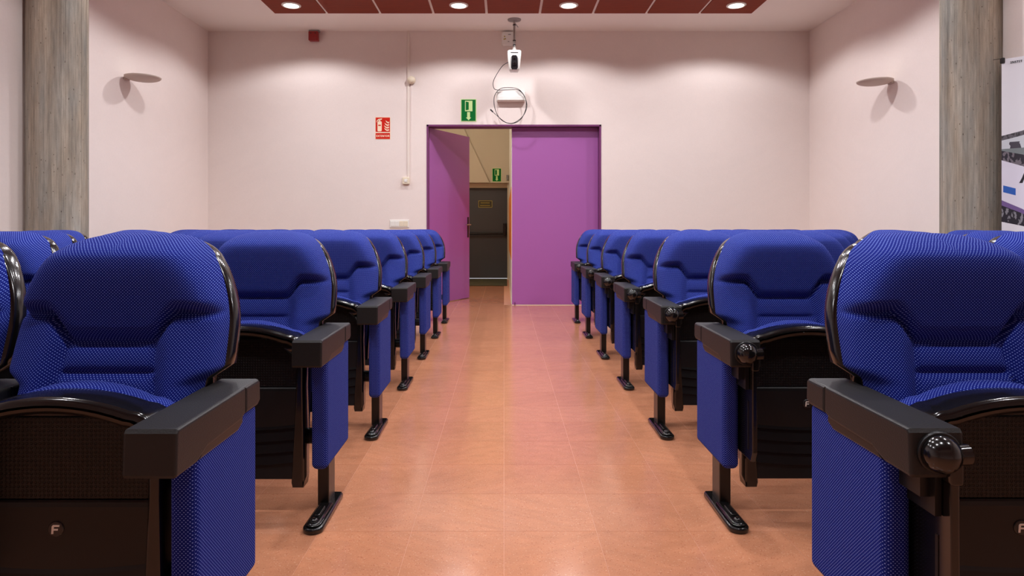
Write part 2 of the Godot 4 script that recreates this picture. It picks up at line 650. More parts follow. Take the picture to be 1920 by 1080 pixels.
	add_tube(lev2, PackedVector3Array([Vector3(0.942, 1.05, -0.042), Vector3(0.942, 1.05, -0.09)]), 0.010, 10)
	add_tube(lev2, PackedVector3Array([Vector3(0.945, 1.05, -0.088), Vector3(0.82, 1.048, -0.09)]), 0.008, 10)
	obj("lever", done(lev2), M.metal, plate)
	for y in [0.25, 1.15, 2.05]:
		obj("hinge", tube(PackedVector3Array([Vector3(-0.004, y - 0.05, -0.044), Vector3(-0.004, y + 0.05, -0.044)]), 0.008, 8), M.violet_frame, open)

func corridor() -> void:
	var Z0 := REAR + 0.22
	var Z1 := 12.75
	var R := 0.100
	var rw := obj("wall_corridor_right", box(Vector3(R, 0, -Z1 - 0.5), Vector3(R + 0.2, 3.4, -Z0 - 0.02)), M.white)
	structure(rw, "white corridor side wall seen edge-on through the doorway", "wall")
	obj("orange_panel", box(Vector3(R - 0.004, 0.58, -Z1 + 0.02), Vector3(R, 1.55, -Z0 - 0.03)), M.orange, rw)
	obj("skirting", box(Vector3(R - 0.008, 0.0, -Z1 + 0.02), Vector3(R, 0.03, -Z0 - 0.03)), M.ivory, rw)
	structure(obj("wall_corridor_left", box(Vector3(-2.5, 0, -Z1 - 0.5), Vector3(-2.3, 3.4, -Z0)), M.corridor), "cream corridor side wall behind the open door leaf", "wall")
	structure(obj("ceiling_corridor", box(Vector3(-2.5, 3.4, -Z1 - 0.5), Vector3(R + 0.2, 3.55, -Z0)), M.corridor), "cream corridor ceiling beyond the doorway", "ceiling")
	var ex0 := -0.85
	var ex1 := 0.066
	var et := 1.88
	structure(obj("wall_corridor_rear", boxes([
		[Vector3(-2.5, 0, -Z1 - 0.35), Vector3(ex0, 3.4, -Z1)],
		[Vector3(ex1, 0, -Z1 - 0.35), Vector3(R, 3.4, -Z1)],
		[Vector3(ex0, et, -Z1 - 0.35), Vector3(ex1, 3.4, -Z1)],
		[Vector3(-0.258, et, -Z1), Vector3(R, 3.4, -Z1 + 0.06)]]), M.corridor), "cream corridor end wall above the charcoal exit door", "wall")
	structure(obj("stair_flank", ext(pv([-2.3, 1.885, -0.279, 1.885, -0.795, 2.97, -1.0, 3.398, -2.3, 3.398]), -Z1 + 0.001, -Z1 + 0.055), M.corridor), "cream sloping stair flank beside the corridor end wall", "stair")
	structure(obj("trim_2", boxes([[Vector3(ex0, et - 0.085, -12.98), Vector3(ex1, et, -12.90)]]), M.ivory), "cream header strip over the charcoal exit door", "door frame")
	var ed := thing("door_3", Vector3(0, 0, -12.95))
	structure(ed, "charcoal emergency exit door with push bar at the corridor end", "door")
	obj("leaf", box(Vector3(ex0, 0.018, -0.05), Vector3(ex1 + 0.0, et - 0.084, 0)), M.exit_door, ed)
	obj("push_bar", tube(PackedVector3Array([Vector3(-0.8, 0.895, 0.07), Vector3(0.03, 0.895, 0.07)]), 0.022, 10), M.dark, ed)
	obj("bar_housing", rbox(Vector3(-0.02, 0.86, 0.0), Vector3(0.045, 1.10, 0.10), 0.012, 2), M.dark, ed)
	var np := obj("notice_plate", box(Vector3(-0.505, 1.41, 0.0), Vector3(-0.232, 1.547, 0.003)), M.yellow, ed)
	obj("notice_face", box(Vector3(-0.495, 1.42, 0.003), Vector3(-0.242, 1.537, 0.0045)), mat(c8(62, 58, 36), 0.5, "dark_olive_print"), np)
	var dash := begin()
	for k in 9:
		add_box(dash, Vector3(-0.46 + k * 0.02, 1.492, 0.0045), Vector3(-0.445 + k * 0.02, 1.508, 0.0055))
	for k in 10:
		add_box(dash, Vector3(-0.47 + k * 0.02, 1.442, 0.0045), Vector3(-0.455 + k * 0.02, 1.456, 0.0055))
	obj("notice_print", done(dash), M.yellow, np)
	tag(obj("doormat", rbox(Vector3(-0.84, 0.0, -12.86), Vector3(0.055, 0.012, -11.35), 0.004, 2), M.mat_), "dark grey-green doormat on the floor before the charcoal exit door", "doormat")
	structure(obj("ground_outside", box(Vector3(-3, -0.2, -18), Vector3(3, -0.12, -13.0)), M.pavement), "pale pavement outside glimpsed under the exit door", "pavement")
	exit_sign(Vector3(-0.14, 2.03, -Z1 + 0.061), 0.178, 0.262, "small green emergency exit sign above the charcoal exit door")
	tag(obj("junction_box", rbox(Vector3(0.045, 1.93, -Z1 + 0.06), Vector3(0.085, 2.03, -Z1 + 0.10), 0.006, 2), M.grey), "small grey junction box beside the corridor's exit sign", "box")
	var lamp := thing("corridor_lamp", Vector3(-1.5, 3.4, -10.3))
	tag(lamp, "round white ceiling lamp in the corridor behind the open leaf", "ceiling light")
	obj("base", lathe([Vector2(0, 0), Vector2(0.16, 0), Vector2(0.16, -0.03), Vector2(0, -0.03)], 24), M.white, lamp)
	obj("lamp_globe", lathe([Vector2(0.15, -0.03), Vector2(0.145, -0.06), Vector2(0.11, -0.09), Vector2(0.06, -0.105), Vector2(0, -0.11)], 24, false), M.lens, lamp)
	var o := OmniLight3D.new()
	o.name = "lamp"
	o.position = Vector3(0, -0.16, 0)
	o.light_color = c8(255, 243, 222)
	o.light_energy = 1.5
	o.light_size = 0.12
	o.omni_range = 15.0
	o.omni_attenuation = 2.0
	o.shadow_enabled = true
	lamp.add_child(o)

func column(x: float, d: float, r: float, label: String) -> void:
	# shuttering boards leave flat strips round the shaft
	var st := begin()
	var n := 44
	var rad := []
	var rr := RandomNumberGenerator.new()
	rr.seed = int(absf(x) * 1000)
	for k in n:
		rad.append(r * (1.0 + (rr.randf() - 0.5) * 0.012))
	st.set_smooth_group(-1)
	for k in n:
		var a := TAU * k / n
		var b := TAU * (k + 1) / n
		var ra: float = rad[k]
		var rb: float = rad[k]
		var p := [Vector3(ra * cos(a), 0, ra * sin(a)), Vector3(rb * cos(b), 0, rb * sin(b))]
		var u0 := float(k) / n
		var u1 := float(k + 1) / n
		var up := Vector3(0, CEIL, 0)
		tri(st, p[0], p[1], p[1] + up, Vector2(u0, 0), Vector2(u1, 0), Vector2(u1, CEIL))
		tri(st, p[0], p[1] + up, p[0] + up, Vector2(u0, 0), Vector2(u1, CEIL), Vector2(u0, CEIL))
		var rn: float = rad[(k + 1) % n]
		var q := Vector3(rn * cos(b), 0, rn * sin(b))
		tri(st, p[1], q, q + up, Vector2(u1, 0), Vector2(u1, 0), Vector2(u1, CEIL))
		tri(st, p[1], q + up, p[1] + up, Vector2(u1, 0), Vector2(u1, CEIL), Vector2(u1, CEIL))
	var o := obj("column", done(st), M.concrete, null, Vector3(x, 0, -d))
	structure(o, label, "column")

# ---------------------------------------------------------------- things on the walls
func exit_sign(at: Vector3, w: float, h: float, label: String) -> void:
	var t := thing("exit_sign", at)
	tag(t, label, "sign")
	var q := w / 0.2
	obj("border", box(Vector3(-w / 2, -h / 2, 0), Vector3(w / 2, h / 2, 0.004)), M.glow_border, t)
	obj("face", box(Vector3(-w / 2 + 0.009 * q, -h / 2 + 0.009 * q, 0.004), Vector3(w / 2 - 0.009 * q, h / 2 - 0.009 * q, 0.0052)), M.green, t)
	var b := begin()
	add_box(b, Vector3(-0.045 * q, -0.012 * q, 0.0052), Vector3(0.05 * q, 0.122 * q, 0.0062))
	add_ext(b, pv([-0.017 * q, -0.022 * q, 0.019 * q, -0.022 * q, 0.019 * q, -0.092 * q, 0.035 * q, -0.092 * q, 0.001 * q, -0.128 * q, -0.033 * q, -0.092 * q, -0.017 * q, -0.092 * q]), 0.0052, 0.0062)
	obj("pictogram", done(b), M.glow_border, t)
	obj("door_pictogram", ext(pv([-0.036 * q, -0.001 * q, 0.003 * q, 0.008 * q, 0.003 * q, 0.104 * q, -0.036 * q, 0.113 * q]), 0.0062, 0.007), M.green, t)

func extinguisher_sign() -> void:
	var t := thing("extinguisher_sign", Vector3(-1.555, 2.284, -REAR))
	tag(t, "red and white fire extinguisher sign reading EXTINTOR on the rear wall", "sign")
	obj("backing", box(Vector3(-0.098, -0.143, 0), Vector3(0.098, 0.143, 0.003)), M.pale_sign, t)
	obj("picture_face", box(Vector3(-0.092, -0.048, 0.003), Vector3(0.092, 0.137, 0.0042)), M.red, t)
	obj("word_face", box(Vector3(-0.092, -0.138, 0.003), Vector3(0.092, -0.062, 0.0042)), M.red, t)
	var b := begin()
	add_ext(b, rrect(-0.068, -0.04, -0.014, 0.088, 0.012), 0.0042, 0.0052)
	add_box(b, Vector3(-0.05, 0.085, 0.0042), Vector3(-0.032, 0.112, 0.0052))
	add_ext(b, pv([-0.032, 0.122, -0.008, 0.126, -0.014, 0.108, -0.05, 0.104, -0.072, 0.09, -0.082, 0.07, -0.078, 0.096, -0.056, 0.118]), 0.0042, 0.0052)
	for f in [[0.018, -0.03, 0.05], [0.016, 0.002, 0.055], [0.022, 0.034, 0.056], [0.034, 0.066, 0.05]]:
		add_ext(b, pv([f[0], f[1] + 0.035, f[0] + 0.012, f[1] + 0.01, f[0] + 0.035, f[1] - 0.006, 0.078, f[1] - 0.002, 0.082, f[1] + 0.018, f[0] + 0.034, f[1] + 0.012, f[0] + 0.018, f[1] + 0.022]), 0.0042, 0.0052)
	obj("pictogram", done(b), M.pale_sign, t)
	obj("pictogram_label", box(Vector3(-0.058, 0.03, 0.0052), Vector3(-0.024, 0.044, 0.006)), M.red, t)
	obj("lettering", text("EXTINTOR", 0.040, 0.170), M.pale_sign, t, Vector3(0, -0.100, 0.0042))

func text(words: String, size: float, wide: float) -> Mesh:
	var tm := TextMesh.new()
	var f := SystemFont.new()
	f.font_names = PackedStringArray(["Droid Sans"])
	f.font_weight = 700
	tm.font = f
	tm.text = words
	tm.font_size = 32
	tm.depth = 0.001
	tm.pixel_size = 0.001
	var got := tm.get_aabb().size
	tm.pixel_size = 0.001 * minf(size / maxf(got.y, 1e-4), wide / maxf(got.x, 1e-4))
	return tm

func rear_wall_things() -> void:
	extinguisher_sign()
	exit_sign(Vector3(-0.455, 2.513, -REAR), 0.200, 0.290, "larger green emergency exit sign over the purple door frame")

	var s := thing("alarm_sounder", Vector3(-2.43, 3.53, -REAR))
	tag(s, "small red alarm sounder box high on the rear wall under the ceiling", "alarm")
	obj("mount", rbox(Vector3(-0.06, -0.02, 0.0), Vector3(0.075, -0.002, 0.06), 0.004, 2), M.grey, s)
	obj("body", rbox(Vector3(-0.06, -0.137, 0.0), Vector3(0.06, -0.02, 0.075), 0.008, 2), M.dark_red, s)
	for k in [-0.028, 0.028]:
		obj("screw", lathe([Vector2(0, 0.003), Vector2(0.007, 0.003), Vector2(0.008, 0)], 10, true, Transform3D(Basis(Vector3.RIGHT, PI / 2), Vector3(k, -0.045, 0.0745))), M.dark, s)

	var c := thing("cable_trunking", Vector3(-1.225, 0, -REAR))
	tag(c, "thin cream cable trunking running down the rear wall from the ceiling", "trunking")
	obj("trunking", rbox(Vector3(-0.014, 1.64, 0), Vector3(0.014, 3.53, 0.018), 0.003, 2), M.trunking, c)
	tag(obj("wall_detector", lathe([Vector2(0.052, 0), Vector2(0.052, 0.012), Vector2(0.045, 0.02), Vector2(0.042, 0.05), Vector2(0.03, 0.062), Vector2(0, 0.064)], 24, false, Transform3D(Basis(Vector3.RIGHT, PI / 2), Vector3.ZERO)), M.ivory, null, Vector3(-1.184, 2.896, -REAR + 0.018)), "small round cream detector beside the cable trunking", "detector")
	var j := thing("call_point_box", Vector3(-1.255, 1.609, -REAR))
	tag(j, "small square cream switch box at the foot of the cable trunking", "switch")
	obj("body", rbox(Vector3(-0.045, -0.045, 0), Vector3(0.045, 0.045, 0.04), 0.008, 2), M.ivory, j)
	obj("button", rbox(Vector3(-0.02, -0.02, 0.038), Vector3(0.02, 0.02, 0.046), 0.004, 2), M.white, j)

	var sw := thing("light_switch_panel", Vector3(-1.342, 1.058, -REAR))
	tag(sw, "white light switch panel with four rockers beside the purple door", "switch")
	obj("plate", rbox(Vector3(-0.124, -0.05, 0), Vector3(0.124, 0.05, 0.012), 0.005, 2), M.white, sw)
	for k in 4:
		obj("rocker", rbox(Vector3(-0.110 + k * 0.056, -0.033, 0.010), Vector3(-0.058 + k * 0.056, 0.033, 0.017), 0.003, 2), M.white if k < 2 else M.ivory, sw)

	var a := thing("detector_panel", Vector3(0.048, 3.423, -REAR))
	tag(a, "off-white rounded detector box on the wall behind the camera pole", "detector")
	obj("body", ext(rrect(-0.077, -0.09, 0.077, 0.09, 0.03), 0, 0.05, 0.012), M.white, a)
	for p in [[-0.04, 0.025], [-0.03, -0.005], [-0.045, -0.01]]:
		obj("indicator", lathe([Vector2(0, 0.003), Vector2(0.008, 0.003), Vector2(0.009, 0)], 10, true, Transform3D(Basis(Vector3.RIGHT, PI / 2), Vector3(p[0], p[1], 0.0495))), M.yellow, a)
	obj("slot", box(Vector3(0.005, 0.045, 0.0495), Vector3(0.04, 0.055, 0.0505)), M.grey, a)
	obj("slot", box(Vector3(0.0, -0.045, 0.0495), Vector3(0.02, -0.035, 0.0505)), M.grey, a)

	var e := thing("emergency_light", Vector3(0.089, 2.68, -REAR))
	tag(e, "white emergency light box with glowing lamp above the purple door", "emergency light")
	obj("housing", rbox(Vector3(-0.185, -0.062, 0), Vector3(0.185, 0.07, 0.085), 0.014, 3), M.white, e)
	obj("diffuser", rbox(Vector3(-0.17, -0.055, 0.07), Vector3(0.17, 0.0, 0.092), 0.008, 2), M.white, e)
	obj("led_lamp", lathe([Vector2(0, 0.004), Vector2(0.008, 0.003), Vector2(0.012, 0)], 12, true, Transform3D(Basis(Vector3.RIGHT, PI / 2), Vector3(-0.01, 0.035, 0.085))), M.led, e)
	var l := OmniLight3D.new()
	l.name = "led_glow"
	l.position = Vector3(-0.01, 0.035, 0.10)
	l.light_color = c8(215, 222, 255)
	l.light_energy = 0.004
	l.light_size = 0.01
	l.omni_range = 4.0
	l.omni_attenuation = 2.0
	l.shadow_enabled = true
	e.add_child(l)

	# camera hanging from the ceiling
	var D := 7.95
	var k := thing("ceiling_camera", Vector3(0.125, CEIL, -D))
	tag(k, "white video camera with black lens hanging from a steel ceiling pole", "camera")
	obj("ceiling_plate", lathe([Vector2(0, 0), Vector2(0.082, 0), Vector2(0.08, -0.012), Vector2(0.03, -0.022), Vector2(0, -0.022)], 28), M.grey, k)
	var pole := obj("pole", tube(PackedVector3Array([Vector3(0, -0.02, 0), Vector3(0, -0.34, 0)]), 0.014, 14), M.metal, k)
	for y in [-0.06, -0.25, -0.305]:
		obj("clamp", lathe([Vector2(0.014, y), Vector2(0.018, y), Vector2(0.018, y - 0.014), Vector2(0.014, y - 0.014)], 14), M.dark, pole)
	obj("thumb_screw", tube(PackedVector3Array([Vector3(0.01, -0.05, 0.01), Vector3(0.045, -0.10, 0.02)]), 0.006, 8), M.metal, pole)
	obj("mount_neck", lathe([Vector2(0.016, -0.34), Vector2(0.026, -0.365), Vector2(0.034, -0.40), Vector2(0, -0.40)], 16), M.white, k)
	var body := obj("camera_body", ext(pv([-0.082, -0.395, -0.06, -0.382, 0.06, -0.382, 0.082, -0.395, 0.080, -0.45, 0.064, -0.60, 0.045, -0.625, -0.045, -0.625, -0.064, -0.60, -0.080, -0.45]), -0.09, 0.07, 0.014), M.camera_white, k)
	obj("lens_window", ext(pv([-0.04, -0.475, -0.022, -0.452, 0.022, -0.452, 0.04, -0.475, 0.042, -0.60, 0.03, -0.622, -0.03, -0.622, -0.042, -0.60]), 0.06, 0.084, 0.006), M.dark, body)
	obj("lens", lathe([Vector2(0, 0.03), Vector2(0.016, 0.028), Vector2(0.024, 0.02), Vector2(0.026, 0)], 20, true, Transform3D(Basis(Vector3.RIGHT, PI / 2), Vector3(0, -0.56, 0.078))), M.gloss, body)
	obj("lens", lathe([Vector2(0, 0.01), Vector2(0.012, 0.009), Vector2(0.016, 0)], 16, true, Transform3D(Basis(Vector3.RIGHT, PI / 2), Vector3(0, -0.495, 0.083))), M.gloss, body)
	obj("name_strip", box(Vector3(-0.045, -0.424, 0.069), Vector3(0.045, -0.415, 0.0712)), M.dark, body)

	# its cable: from the camera's side to the wall, then coiled over the emergency light
	var zw := -REAR + 0.11
	var pts := [Vector3(0.055, 3.02, -7.98), Vector3(-0.02, 2.99, -8.05), Vector3(-0.10, 2.90, -8.17), Vector3(-0.137, 2.83, -8.25), Vector3(-0.125, 2.77, zw), Vector3(-0.07, 2.748, zw + 0.01), Vector3(0.05, 2.765, -REAR + 0.05), Vector3(0.18, 2.75, zw), Vector3(0.255, 2.68, zw), Vector3(0.282, 2.58, zw), Vector3(0.26, 2.46, zw), Vector3(0.19, 2.36, zw), Vector3(0.08, 2.325, zw + 0.01), Vector3(-0.03, 2.37, zw), Vector3(-0.10, 2.47, zw), Vector3(-0.128, 2.60, zw), Vector3(-0.11, 2.70, zw), Vector3(-0.04, 2.77, zw), Vector3(0.08, 2.785, -REAR + 0.09), Vector3(0.19, 2.755, zw + 0.01), Vector3(0.262, 2.66, zw + 0.01), Vector3(0.29, 2.54, zw + 0.01), Vector3(0.24, 2.42, zw + 0.012), Vector3(0.13, 2.335, zw + 0.02), Vector3(0.03, 2.335, zw + 0.02), Vector3(-0.06, 2.40, zw + 0.012), Vector3(-0.145, 2.475, zw + 0.015)]
	var cable := thing("camera_cable", Vector3.ZERO)
	tag(cable, "thin black camera cable coiled over the emergency light above the door", "cable")
	obj("cable", tube(spline(pts, 8), 0.0042, 7), M.dark, cable)
	obj("connector", tube(PackedVector3Array([Vector3(-0.140, 2.471, zw + 0.015), Vector3(-0.172, 2.502, zw + 0.017)]), 0.010, 10), M.dark, cable)

func sconce(x: float, d: float, y: float, side: float, label: String) -> void:
	# round shallow dish held to the wall at its edge
	var t := thing("wall_sconce", Vector3(x, y, -d))
	tag(t, label, "wall light", "dish sconces on the side walls")
	var prof := []
	for k in 9:
		var a := k / 8.0 * PI / 2
		prof.append(Vector2(0.168 * sin(a), -0.042 * cos(a)))
	prof.append(Vector2(0.168, 0.004))
	prof.append(Vector2(0.160, 0.004))
	for k in range(8, -1, -1):
		var a := k / 8.0 * PI / 2
		prof.append(Vector2(0.158 * sin(a), -0.034 * cos(a)))
	prof.reverse()
	obj("dish", lathe(prof, 40, false, Transform3D(Basis(), Vector3(side * 0.178, 0, 0))), M.sconce, t)
	obj("wall_bracket", rbox(Vector3(minf(0, side * 0.03), -0.03, -0.035), Vector3(maxf(0, side * 0.03), 0.002, 0.035), 0.004, 2), M.sconce, t)

func banner() -> void:
	# printed sheet clipped to the column, turning to follow the side wall
	var path := [Vector2(3.80, 5.01), Vector2(3.845, 4.963), Vector2(3.885, 4.92), Vector2(3.893, 4.87), Vector2(3.894, 4.75), Vector2(3.894, 4.4), Vector2(3.894, 3.9)]
	var run := [0.0]
	for i in path.size() - 1:
		run.append(run[i] + path[i].distance_to(path[i + 1]))
	var st := begin()
	var total: float = run[-1]
	var top := 2.29
	var low := 0.75
	var p := [[], []]
	var u := [[], []]
	for i in path.size():
		for e in 2:
			p[e].append(Vector3(path[i].x, low if e == 0 else top, -path[i].y))
			u[e].append(Vector2(run[i] / total, 1.0 - float(e)))
	add_grid(st, p, u, 1)
	var back := [[], []]
	for e in 2:
		for v in p[e]:
			back[e].append(v + Vector3(0.0015, 0, -0.001))
	add_grid(st, back, u, 1, true)
	add_grid(st, [p[1], back[1]], [u[1], u[1]], 2)
	add_grid(st, [[p[0][0], p[1][0]], [back[0][0], back[1][0]]], [[u[0][0], u[1][0]], [u[0][0], u[1][0]]], 3)
	var t := thing("banner", Vector3.ZERO)
	tag(t, "printed white banner with a machine photograph hanging beside the concrete column", "banner")
	# the print: white head, a photograph of pale machinery with dark gaps and a blue part
	var w := 1024
	var h := 1024
	var im := Image.create(w, h, false, Image.FORMAT_RGB8)
	var r := RandomNumberGenerator.new()
	r.seed = 12
	var n := FastNoiseLite.new()
	n.seed = 6
	n.frequency = 0.02
	for y in h:
		for x in w:
			var X := x * total / w * 100.0              # centimetres from the edge
			var Y := y * (top - low) / h * 100.0        # centimetres from the top
			var c := c8(222, 220, 226)
			var a := Y + X * 0.22
			var nz := n.get_noise_2d(x * 1.6, y)
			if a > 58.5 and Y < 124.0 - X * -0.25:
				if a < 62.0:
					c = c8(96, 92, 98) if nz > -0.1 else c8(60, 58, 62)
				elif Y < 68.5:
					c = c8(196, 200, 206)
					if absf(X - 8.0) < 3.0 + nz * 2.0 and Y > 63.5:
						c = c8(70, 66, 76)
				elif Y - X * 0.3 < 69.8:
					c = c8(120, 128, 130)
				elif Y - X * 0.42 < 77.0:
					c = c8(44, 40, 50) if nz < 0.12 else c8(112, 104, 112)
				elif Y - X * 0.55 < 107.5:
					c = c8(216, 212, 226)
					if absf(X - 13.0 + (Y - 92.0) * 0.45) < 1.1 and absf(Y - 91.0) < 4.0:
						c = c8(34, 32, 40)
					if X < 8.5 and X > 1.0 and absf(Y - 98.5 - X * 0.35) < 2.6:
						c = c8(44, 92, 176)
				elif Y - X * 0.5 < 111.5:
					c = c8(112, 88, 140)
				else:
					c = c8(38, 34, 44) if nz < 0.2 else c8(130, 128, 136)
			im.set_pixel(x, y, c)
	var m := mat(Color.WHITE, 0.45, "banner_print", 0.4)
	m.albedo_texture = tex(im)
	m.texture_repeat = false
	obj("sheet", done(st), m, t)
	var along := (Vector3(path[2].x, 0, -path[2].y) - Vector3(path[0].x, 0, -path[0].y)).normalized()
	var letters := obj("lettering", text("INSTITU", 0.030, 0.088), M.dark, t)
	letters.transform = Transform3D(Basis(along, Vector3.UP, along.cross(Vector3.UP)), Vector3(path[0].x, 2.255, -path[0].y) + along * 0.098 + along.cross(Vector3.UP) * 0.002)
	obj("clip", rbox(Vector3(3.794, 2.258, -5.022), Vector3(3.816, 2.300, -4.992), 0.006, 2), M.dark, t)
	obj("cord", tube(PackedVector3Array([Vector3(3.803, 2.296, -5.012), Vector3(3.80, 2.31, -5.105)]), 0.002, 6), M.dark, t)

# ---------------------------------------------------------------- seats
var P := {}   # shared meshes of the seat

func base_depth(h: float) -> float:
	return 0.302 + (h - 0.61) * 0.345

func back_w(tt: float, h: float) -> float:
	var w := 0.247 - 0.024 * smoothstep(0.76, 0.95, h) - 0.040 * (1.0 - smoothstep(0.640, 0.675, h))
	return w * pow(maxf(0.0, 1.0 - pow(tt, 4.0)), 0.27)

func backrest_meshes() -> void:
	var h0 := 0.40
	var h1 := 0.988
	var hm := 0.60
	var hs := []
	for i in 96:
		hs.append(lerpf(h0, 0.955, i / 95.0))
	for i in range(1, 22):
		hs.append(h1 - (h1 - 0.955) * pow(1.0 - i / 21.0, 2.6))
	var us := []
	for j in 73:
		var t := j / 72.0 * 2 - 1
		us.append(signf(t) * (1.0 - pow(1.0 - absf(t), 1.5)))
	var p := []
	var uv := []
	for h in hs:
		var tt := clampf((h - hm) / (h1 - hm), 0.0, 1.0)
		var w := back_w(tt, h)
		var line := []
		var lu := []
		for u in us:
			var x: float = u * w
			var ax := absf(x)
			var m := pow(pow(absf(u), 5.0) * (1.0 - pow(tt, 6.0)) + pow(tt, 6.0), 0.2)
			var fall := 1.0 - sqrt(maxf(0.0, 1.0 - pow(m, 13.0)))
			# head pillow with a trapezium lower edge
			var hb := 0.737 + 0.060 * smoothstep(0.088, 0.150, ax)
			var e: float = h - hb
			var head := (0.026 + 0.42 * clampf(h - 0.765, 0.0, 0.17)) * smoothstep(-0.006, 0.034, e) - 0.045 * pow(smoothstep(0.93, 0.995, h), 1.5)
			var below := 1.0 - smoothstep(-0.012, 0.004, e)
			var xi: float = 0.098 + maxf(0.0, 0.737 - h) * 0.16
			var wing := 0.026 * smoothstep(xi - 0.012, xi + 0.045, ax) * below * (1.0 - 0.5 * smoothstep(xi + 0.05, xi + 0.14, ax))
			var mid: float = below * (1.0 - smoothstep(xi - 0.012, xi + 0.004, ax))
			var ribs := 0.0
			for hc in [0.667, 0.600]:
				ribs -= 0.008 * exp(-pow((h - hc) / 0.008, 2.0))
			ribs += 0.006 * absf(sin((h - 0.600) / 0.0675 * PI)) if h < 0.737 else 0.0
			var seam := -0.009 * exp(-pow(e / 0.007, 2.0))
			seam -= 0.004 * exp(-pow((ax - xi) / 0.006, 2.0)) * below
			seam -= 0.0022 * exp(-pow((m - 0.925) / 0.007, 2.0))
			var z := -(base_depth(h) + lerpf(-head - wing - mid * ribs - seam, 0.064, fall))
			line.append(Vector3(x, h, z))
			# cloth laid over the form: the weave keeps its scale where the edge turns back
			var over := smoothstep(0.80, 1.0, tt)
			lu.append(Vector2(x + signf(x) * fall * 0.06 * (1.0 - over), -h * 1.06 - fall * 0.075 * over))
		p.append(line)
		uv.append(lu)
	var st := begin()
	add_grid(st, p, uv)
	P.back_cushion = done(st)
	# shell behind: rim round the cushion, then the closed back
	var hl := []
	for i in 22:
		hl.append(lerpf(0.33, 0.93, i / 21.0))
	for i in range(1, 18):
		hl.append(h1 - (h1 - 0.93) * pow(1.0 - i / 17.0, 2.6))
	var loop := []
	for h in hl:
		var tt := clampf((h - hm) / (h1 - hm), 0.0, 1.0)
		loop.append([back_w(tt, h), h, tt])
	var ring := []
	for k in loop.size():
		ring.append([loop[k][0], loop[k][1], loop[k][2]])
	for k in range(loop.size() - 2, -1, -1):
		ring.append([-loop[k][0], loop[k][1], loop[k][2]])
	var sh := begin()
	var rows := []
	var ru := []
	# [outward, depth behind the base line, inward scale]
	for s in [[-0.012, 0.052, 1.0], [0.002, 0.054, 1.0], [0.009, 0.058, 1.0], [0.012, 0.066, 1.0], [0.012, 0.092, 1.0], [0.006, 0.102, 1.0], [-0.02, 0.108, 1.0], [0.0, 0.114, 0.55], [0.0, 0.116, 0.02]]:
		var line := []
		var lu := []
		for q in ring:
			var out: float = s[0] * lerpf(0.6, 1.0, smoothstep(0.64, 0.68, q[1]))
			var sx := signf(q[0])
			var edge: float = 1.0 - pow(q[2], 4.0)
			var x: float = (q[0] + sx * out * maxf(edge, 0.15)) * s[2]
			var y: float = q[1] + (minf(out, 0.0) if q[2] > 0.9 else 0.0) - 0.012 * pow(q[2], 6.0)
			line.append(Vector3(x, y, -(base_depth(q[1]) + s[1])))
			lu.append(Vector2(x, y))
		rows.append(line)
		ru.append(lu)
	add_grid(sh, rows, ru, 1, true)
	P.back_shell = done(sh)

func arch(half: float, top: float, drop: float, corner: float, bottom: float) -> PackedVector2Array:
	# outline of the tipped-up seat: arched top, rounded shoulders, straight sides
	var out := PackedVector2Array()
	out.append(Vector2(half - 0.012, bottom))
	for k in 6:
		var a := k / 5.0 * PI / 2
		out.append(Vector2(half - corner + corner * cos(a), top - drop - corner + corner * sin(a)))
	var inner := half - corner
	for k in range(1, 12):
		var x := inner - 2 * inner * k / 12.0
		out.append(Vector2(x, top - drop * pow(absf(x) / inner, 2.0)))
	for k in 6:
		var a := PI / 2 + k / 5.0 * PI / 2
		out.append(Vector2(-half + corner + corner * cos(a), top - drop - corner + corner * sin(a)))
	out.append(Vector2(-half + 0.012, bottom))
	return out

